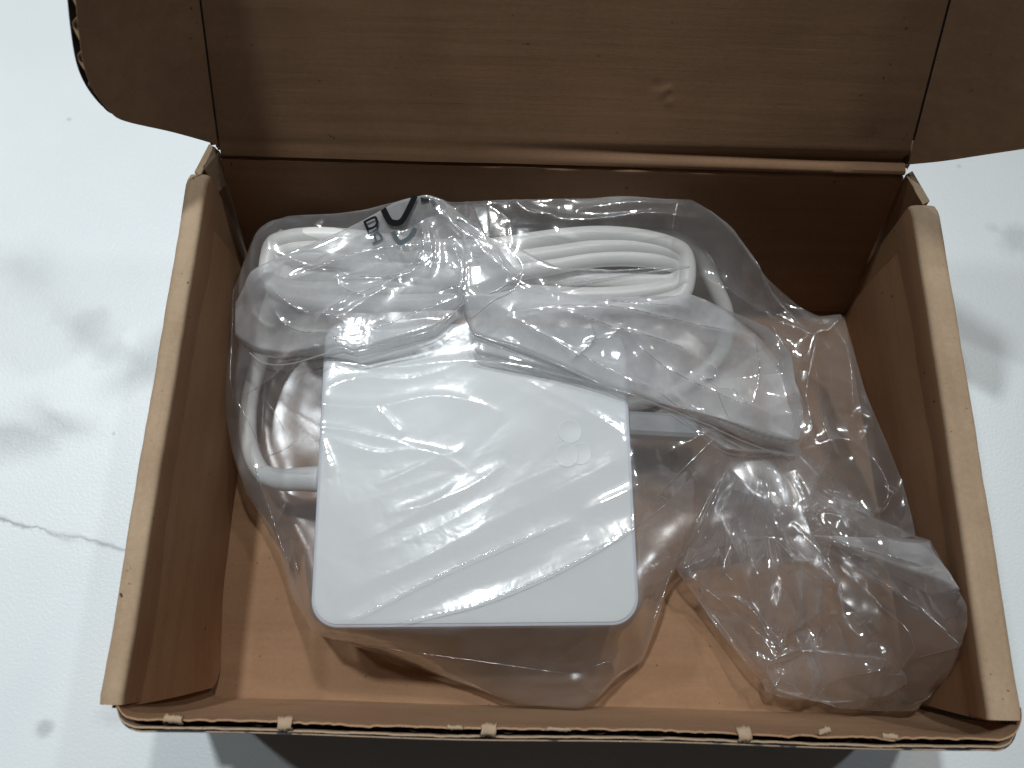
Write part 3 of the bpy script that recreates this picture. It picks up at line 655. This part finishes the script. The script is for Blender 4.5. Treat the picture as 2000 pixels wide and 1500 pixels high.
def noise_folds(seed, n, reg, amp, wid, length, ang, spread):
    r = np.random.default_rng(seed); L = []
    for _ in range(n):
        x, y = r.uniform(reg[0], reg[1]), r.uniform(reg[2], reg[3]); a = ang + r.normal() * spread; l = length * r.uniform(0.4, 1.4); P = []
        for k in range(6): P.append((x + math.cos(a) * l * k / 5, y + math.sin(a) * l * k / 5)); a += r.normal() * 0.12
        L.append((np.array(P), amp * r.uniform(0.3, 1.2) * r.choice([-1, 1, 1]), wid * r.uniform(0.5, 1.8)))
    return L
onad = lambda x, y: np.clip((poly_info(adp, x, y)[1]) / 1.0, 0, 1) * (~poly_info(adp, x, y)[0])
NFa = noise_folds(5, 7, (-6, 0, 2, 8), 0.014, 0.16, 3.4, math.radians(25), 0.2)
NFb = noise_folds(6, 20, (-9, 8, 0, 12.5), 0.10, 0.10, 2.6, math.radians(-50), 0.9)
NFc = noise_folds(7, 20, (4, 8.5, 3, 10), 0.12, 0.10, 1.4, math.radians(-75), 0.5)
def h_main(x, y, d):
    o = onad(x, y); z = bil(ZM, x, y)
    z = z + o * (0.07 * (crumple(x, y, 21, 30, 1.0, (-10, 10, -1, 13), 2.2, -0.9) - 0.5) + facets(x, y, 23, 5, 2.2, 0.24, 0.6, 0.8)) + 0.012 * vnoise(x, y, 8, 1.1) * 2
    z = z + 0.05 * o * vnoise(x, y, 9, 0.8) + (1 - o) * (facets(x, y, 25, 3, 2.4, 0.030, math.radians(117), 0.18) + 0.01)
    for p, a, w_ in CRS + NFa: z = z + crease(x, y, p, a, w_)
    for p, a, w_ in NFb + NFc: z = z + o * crease(x, y, p, a, w_)
    return np.where(poly_info(adp, x, y)[0], np.maximum(z, AT + 0.012), np.maximum(z, 0.10))
film_sheet('film_front', MP, h_main, 0.04, M['film'], bag, 0.16)
def crease_lines(name, creases, hf, poly, r=0.009, lift=0.004, seed=1):
    V, F = [], []; rg = np.random.default_rng(seed)
    for p, a, w_ in creases:
        if a < 0 or (poly is MP and a < 0.075): continue
        L = np.linalg.norm(np.diff(p, axis=0), axis=1); Cc = np.concatenate([[0], np.cumsum(L)]); n = max(int(Cc[-1] / 0.05), 4); t_ = np.linspace(0.06, 0.94, n) * Cc[-1]; x, y = np.interp(t_, Cc, p[:, 0]), np.interp(t_, Cc, p[:, 1]); kk = poly_info(poly, x, y)[0]; t_ = t_[kk]; n = len(t_)
        if n < 4 or np.ptp(t_) > 0.06 * n: continue
        _ = 0
        x, y = np.interp(t_, Cc, p[:, 0]), np.interp(t_, Cc, p[:, 1]); ins, d, _, _, ez = poly_info(poly, x, y); f = np.clip(np.where(ins, d, 0) / 0.1, 0, 1)
        z = ez + (hf(x, y, np.ones(n)) - ez) * f + lift; s_ = np.linspace(0, 1, n); rad = r * np.where(ins, 1.0, 0.15) * (0.6 if (poly is MP and a < 0.08) else 1.0) * np.clip(6 * s_ * (1 - s_), 0.15, 1) * (0.75 + 0.5 * (vnoise(x, y, seed, 6) + 0.5))
        v, f_ = tube_mesh(np.stack([x, y, z], 1), rad, 5); o_ = len(V); V += v; F += [tuple(o_ + i for i in q) for q in f_]
    return mesh(name, V, F, M['film_crease'], bag)
crease_lines('sharp_fold', CRS, h_main, MP)
def h_back(x, y, d): return 0.05 + 0.5 * np.exp(-d / 0.35) + 0.06 * (vnoise(x, y, 33, 1.2) + 0.5) * 1.0
film_sheet('film_back', MP, h_back, 0.09, M['film_back'], bag, 0.5)

# folded-over mouth of the bag, lying on top
def flap(name, px, lift, cell, seed, ang, amp, mat, cr=(), n=3, rnd=0.07, folds=9, base=None):
    P = PL(px, n=n); lo, hi = P.min(0), P.max(0); L = [(catmull([U(a, b, zc)[:2] for a, b in pts], 4), am, wd) for pts, am, wd, zc in cr]
    L += noise_folds(seed, folds, (lo[0], hi[0], lo[1], hi[1]), amp * 0.6, 0.08, 2.2, ang, 0.35)
    def hf(x, y, d):
        b = bil(ZM, x, y) if base is None else base(x, y)
        z = b + lift + amp * 0.35 * (crumple(x, y, seed, 9, 1.0, (lo[0], hi[0], lo[1], hi[1]), 2.0, ang) - 0.3) + facets(x, y, seed, 3, 2.6, amp * 1.5, ang + 1.57, 0.4) + amp * 0.5 * vnoise(x, y, seed, 0.7)
        for p, a_, w_ in L: z = z + crease(x, y, p, a_, w_)
        return z
    o = film_sheet(name, P, hf, cell, mat, bag, rnd)
    if L: crease_lines('sharp_fold', L[:len(cr) + folds // 2], hf, P, 0.008, seed=seed)
    return o, P, hf
A_px = [(460, 590, 3.0), (520, 530, 3.7), (600, 490, 4.0), (690, 440, 4.3), (770, 402, 4.5), (832, 382, 4.85), (868, 392, 4.8), (930, 440, 4.75), (985, 500, 4.6), (1022, 550, 4.45), (975, 585, 4.25), (915, 607, 4.1),
        (850, 658, 4.0), (770, 680, 3.95), (700, 697, 3.95), (672, 690, 3.9), (630, 700, 3.6), (560, 705, 3.1), (500, 690, 2.7), (462, 660, 2.6)]
fA, PA, hA = flap('folded_flap', A_px, 0.30, 0.035, 101, 0.25, 0.17, M['film_flap'], (
    ([(522, 556), (580, 600), (650, 625), (700, 645)], 0.12, 0.06, 4.0), ([(522, 560), (545, 620), (600, 655), (680, 668)], 0.12, 0.08, 3.8), ([(530, 545), (600, 530), (720, 495), (860, 490)], 0.10, 0.14, 4.2),
    ([(655, 538), (720, 542), (780, 543), (822, 520), (828, 470), (808, 432)], 0.09, 0.05, 4.3), ([(655, 538), (680, 570), (730, 585)], 0.06, 0.05, 4.2), ([(620, 645), (625, 620), (680, 590), (740, 570), (800, 545)], 0.12, 0.10, 4.1),
    ([(640, 640), (700, 605), (760, 570)], 0.10, 0.07, 4.1), ([(650, 650), (665, 680), (690, 692), (720, 682)], 0.10, 0.05, 4.0), ([(600, 675), (720, 655), (850, 610), (910, 590)], 0.08, 0.09, 4.1),
    ([(490, 605), (520, 635), (540, 640)], 0.10, 0.06, 3.5), ([(835, 440), (845, 500), (836, 540)], 0.10, 0.06, 4.6), ([(880, 470), (905, 530), (895, 580)], 0.10, 0.07, 4.5), ([(970, 495), (985, 530), (1015, 550)], 0.12, 0.05, 4.5),
    ([(850, 400), (900, 450), (960, 480)], 0.10, 0.10, 4.7), ([(925, 510), (950, 500), (990, 545)], 0.10, 0.05, 4.5)))
B_px = [(900, 590, 4.1), (960, 585, 4.2), (1030, 572, 4.2), (1150, 590, 4.1), (1260, 590, 4.0), (1350, 575, 4.0), (1420, 605, 3.9), (1500, 640, 3.8), (1545, 690, 3.6), (1555, 760, 3.5), (1568, 800, 3.4), (1560, 858, 3.3), (1500, 846, 3.4),
        (1400, 815, 3.55), (1300, 790, 3.75), (1225, 770, 3.95), (1100, 725, 4.0), (1000, 690, 4.0), (925, 665, 4.0)]
fB, PB, hB = flap('folded_flap', B_px, 0.32, 0.035, 202, -0.3, 0.17, M['film_flap_dense'], (
    ([(1000, 620), (1090, 615), (1200, 610), (1330, 625), (1440, 630), (1490, 632)], 0.12, 0.07, 4.2), ([(1080, 620), (1180, 640), (1300, 660), (1400, 690)], 0.10, 0.05, 4.2), ([(1145, 635), (1160, 665), (1140, 690), (1112, 712)], 0.10, 0.05, 4.2),
    ([(990, 630), (1080, 680), (1180, 720), (1280, 760)], 0.08, 0.06, 4.1), ([(1380, 700), (1410, 705), (1405, 725), (1380, 730)], 0.12, 0.05, 4.0), ([(1395, 740), (1420, 780), (1440, 810)], 0.10, 0.05, 3.8), ([(1480, 640), (1500, 700), (1490, 770)], 0.12, 0.07, 3.8),
    ([(1200, 640), (1280, 700), (1400, 750), (1550, 790)], 0.10, 0.12, 4.0), ([(1350, 780), (1370, 800), (1420, 820)], 0.10, 0.06, 3.8), ([(1150, 600), (1250, 605), (1350, 600)], 0.10, 0.06, 4.1)), folds=14)
C_px = [(915, 655, 3.95), (1000, 685, 3.95), (1150, 735, 3.93), (1300, 785, 3.7), (1440, 825, 3.5), (1550, 855, 3.3), (1565, 888, 3.0), (1500, 878, 3.0), (1422, 876, 2.9), (1330, 820, 3.3), (1235, 768, 3.85), (1120, 740, 3.88), (1000, 715, 3.88), (930, 700, 3.88)]
fC, PC, hC = flap('folded_hem', C_px, 0.12, 0.04, 303, -0.3, 0.06, M['film_flap'], folds=6)
D_px = [(1000, 480, 4.5), (1085, 525, 4.3), (1200, 530, 4.2), (1340, 518, 4.1), (1348, 524, 4.0), (1250, 540, 4.0), (1120, 565, 4.1), (1030, 580, 4.2), (975, 590, 4.25), (930, 560, 4.5), (890, 420, 4.9), (940, 440, 4.85)]
fD, PD, hD = flap('folded_flap', D_px, 0.22, 0.04, 404, -0.3, 0.08, M['film'], folds=8)

# bunched tail lying on the floor of the box
T_px = [(1322, 1112, 1.3), (1365, 1030, 1.7), (1400, 950, 2.0), (1440, 895, 2.2), (1500, 875, 2.3), (1560, 880, 2.3), (1630, 930, 2.2), (1700, 1000, 2.0), (1760, 1045, 2.6), (1815, 1056, 3.6), (1850, 1115, 4.4), (1887, 1180, 5.0), (1889, 1222, 4.9),
        (1862, 1300, 3.8), (1842, 1335, 2.9), (1802, 1368, 1.3), (1768, 1390, 1.0), (1700, 1388, 0.9), (1640, 1384, 0.8), (1600, 1370, 0.8), (1540, 1366, 0.8), (1497, 1352, 0.9), (1485, 1325, 0.9), (1460, 1302, 0.9), (1400, 1225, 0.8), (1355, 1160, 1.0)]
TP = PL(T_px, n=3); tsup = np.full(GXX.shape, 0.1)
for bx, by, bz, br in ((1480, 980, 2.4, 1.0), (1560, 1150, 2.1, 1.2), (1700, 1180, 2.4, 1.2), (1620, 1280, 1.8, 0.9), (1800, 1250, 2.2, 0.7), (1550, 1310, 1.5, 0.6), (1430, 1100, 1.9, 0.6)):
    c_ = U(bx, by, bz); tsup = np.maximum(tsup, bz - ((GXX - c_[0]) ** 2 + (GYY - c_[1]) ** 2) / br ** 2 * 0.8)
ZT = refine(membrane(TP, tsup, 500))
TC = [(catmull([U(a, b, zc)[:2] for a, b in pts], 4), am, wd) for pts, am, wd, zc in (
    ([(1325, 1112), (1360, 1100), (1400, 1080)], 0.15, 0.08, 1.6), ([(1322, 1112), (1400, 1160), (1480, 1240), (1530, 1300)], 0.2, 0.12, 1.6), ([(1410, 1160), (1450, 1170), (1500, 1230), (1540, 1280)], 0.24, 0.07, 1.9),
    ([(1555, 1140), (1550, 1200), (1535, 1260), (1520, 1290)], 0.26, 0.08, 2.1), ([(1530, 1100), (1570, 1108), (1600, 1160), (1640, 1220), (1665, 1255)], 0.26, 0.08, 2.1), ([(1530, 1102), (1560, 1100), (1585, 1105)], 0.18, 0.06, 2.2),
    ([(1590, 1045), (1640, 1110), (1720, 1200), (1800, 1300), (1840, 1330)], 0.26, 0.12, 2.2), ([(1600, 1060), (1680, 1090), (1760, 1140), (1830, 1168)], 0.26, 0.07, 2.3), ([(1830, 1168), (1780, 1240), (1720, 1290)], 0.20, 0.08, 2.0),
    ([(1690, 1260), (1730, 1330), (1765, 1388)], 0.24, 0.07, 1.8), ([(1770, 1388), (1800, 1350), (1842, 1330)], 0.2, 0.06, 1.8), ([(1665, 1255), (1680, 1300), (1640, 1320), (1610, 1370)], 0.22, 0.08, 1.7), ([(1490, 1300), (1560, 1270), (1640, 1275)], 0.18, 0.07, 1.8),
    ([(1530, 1310), (1520, 1330), (1505, 1350)], 0.2, 0.06, 1.4), ([(1480, 900), (1500, 1000), (1560, 1100)], 0.26, 0.14, 2.3), ([(1440, 930), (1450, 1040), (1480, 1140), (1500, 1260)], 0.22, 0.14, 2.2), ([(1530, 940), (1560, 1020), (1580, 1080), (1660, 1200)], 0.24, 0.10, 2.3),
    ([(1400, 960), (1420, 1060), (1410, 1150)], 0.18, 0.12, 2.0), ([(1830, 1168), (1850, 1230), (1840, 1320)], 0.12, 0.1, 2.2), ([(1780, 1050), (1760, 1075), (1820, 1060)], 0.12, 0.06, 2.4), ([(1590, 1180), (1600, 1230), (1580, 1280)], 0.14, 0.07, 2.0))]
TC += noise_folds(55, 26, (2.5, 9.0, 1, 7.5), 0.13, 0.08, 2.4, math.radians(-62), 0.35)
def h_tail(x, y, d):
    g0 = U(1490, 850, 2.2); z = bil(ZT, x, y) + fan(x, y, 60, g0[0], g0[1], 34, 0.42, 3.0) + facets(x, y, 61, 6, 1.7, 0.34, 0.3, 0.9) + 0.05 * crumple(x, y, 62, 40, 1.0, (2.2, 10, -0.5, 7.5), 1.8, -0.6)
    for p, a, w_ in TC: z = z + crease(x, y, p, a, w_)
    return np.maximum(z, 0.12)
film_sheet('gathered_tail', TP, h_tail, 0.035, M['film_tail'], bag, 0.10)
crease_lines('sharp_fold', TC[:len(TC) - 12], h_tail, TP, 0.009, seed=9)
def h_tail2(x, y, d): return 0.45 * bil(ZT, x, y) + 0.15 + facets(x, y, 71, 5, 2.0, 0.4, 0.2, 1.0)
film_sheet('gathered_tail', TP, h_tail2, 0.05, M['film_back'], bag, 0.3)
E_px = [(1585, 1045, 2.5), (1700, 1050, 3.0), (1815, 1056, 3.9), (1824, 1110, 3.9), (1832, 1168, 3.9), (1775, 1140, 3.3), (1700, 1100, 2.9), (1640, 1070, 2.6)]
zE = lambda x, y: bil(ZT, x, y)
flap('turned_over_corner', E_px, 0.30, 0.04, 505, -0.4, 0.06, M['film_flap'], folds=4, base=zE)
F_px = [(1400, 900, 2.5), (1480, 890, 2.7), (1560, 885, 2.7), (1600, 930, 2.5), (1570, 1010, 2.5), (1600, 1100, 2.4), (1590, 1200, 2.2), (1520, 1250, 2.0), (1470, 1180, 2.1), (1440, 1080, 2.2), (1400, 1000, 2.2)]
flap('pleated_layer', F_px, 0.35, 0.04, 606, -1.2, 0.16, M['film_back'], folds=12, base=zE)
G_px = [(1500, 1300, 1.9), (1600, 1270, 2.1), (1700, 1280, 2.0), (1750, 1330, 1.8), (1720, 1360, 1.6), (1620, 1375, 1.4), (1520, 1350, 1.4)]
flap('pleated_layer', G_px, 0.25, 0.04, 707, 0.2, 0.14, M['film_back'], folds=14, base=zE)

# hems: cut edges of the film
def hem(pts, hf, r=0.018, lift=0.01, zc=4.0):
    P = catmull([U(a, b, zc) for a, b in pts], 8); x, y = P[:, 0], P[:, 1]; z = hf(x, y, np.full(x.shape, 1.0)) + lift if hf else P[:, 2]
    tube('film_hem', np.stack([x, y, z], 1), r, M['film_hem'], bag, 6)

hem([(462, 660), (500, 690), (560, 705), (630, 700), (672, 690), (700, 697), (770, 680), (850, 658), (915, 607), (975, 585), (1020, 549), (990, 508)], hA)
hem([(925, 665), (1000, 690), (1100, 725), (1225, 770), (1300, 790), (1400, 815), (1500, 846), (1558, 858)], hB)
hem([(920, 640), (960, 610), (1000, 590), (1022, 555)], hB)
hem([(1235, 768), (1330, 820), (1422, 872), (1500, 878), (1562, 888)], hC, zc=3.2)
hem([(1120, 565), (1250, 540), (1346, 522)], hD, zc=4.1)

# print on the film
def stroke(name, pts, wpx, mat, hf, smooth=6, zc=4.5, lift=0.03):
    P = catmull([U(a, b, zc) for a, b in pts], smooth) if smooth else np.array([U(a, b, zc) for a, b in pts]); w_ = wpx / 2 / 88.0; V = []; F = []
    T = np.gradient(P[:, :2], axis=0); T /= np.linalg.norm(T, axis=1)[:, None] + 1e-9
    hz = hf(P[:, 0], P[:, 1], np.ones(len(P))); cx_, cy_ = P[:, 0].mean(), P[:, 1].mean()
    A_ = np.stack([P[:, 0] - cx_, P[:, 1] - cy_, np.ones(len(P))], 1); co = np.linalg.lstsq(A_.T @ A_ + 0.02 * np.eye(3), A_.T @ hz, rcond=None)[0]
    co[2] = hz.mean() + 0.03
    for i, p in enumerate(P):
        for s in (-1, 0, 1):
            x, y = p[0] - T[i, 1] * w_ * s, p[1] + T[i, 0] * w_ * s
            V.append((x, y, co[0] * (x - cx_) + co[1] * (y - cy_) + co[2] + lift))
        if i:
            for s in (0, 1): a = 3 * (i - 1) + s; F.append((a, a + 3, a + 4, a + 1))
    return mesh(name, V, F, mat, bag)
stroke('printed_triangle', [(751, 418), (762, 438), (770, 443), (782, 444), (793, 436), (815, 404)], 13, M['ink'], hA, lift=0.09)
stroke('printed_triangle', [(768, 455), (775, 470), (784, 476), (800, 468), (812, 450)], 10, M['ink_grey'], hA, lift=0.012)
stroke('printed_bar', [(822, 391), (838, 389)], 13, M['ink'], lambda x, y, d: np.full(x.shape, 4.86), 4, zc=4.9)
stroke('printed_bar', [(842, 390), (850, 399)], 8, M['ink_grey'], lambda x, y, d: np.full(x.shape, 4.84), 4, zc=4.9)
stroke('printed_letter', [(712, 433), (719, 447), (731, 446), (738, 440), (736, 432), (732, 429), (715, 434)], 5.6, M['ink'], hA, 4, lift=0.08)
stroke('printed_letter', [(712, 433), (720, 455), (738, 450), (737, 441)], 4.4, M['ink_grey'], hA, 0, lift=0.015)
stroke('printed_letter', [(727, 474), (745, 468), (742, 458), (736, 455), (731, 459), (735, 471)], 4.6, M['ink_grey'], hA, 4)
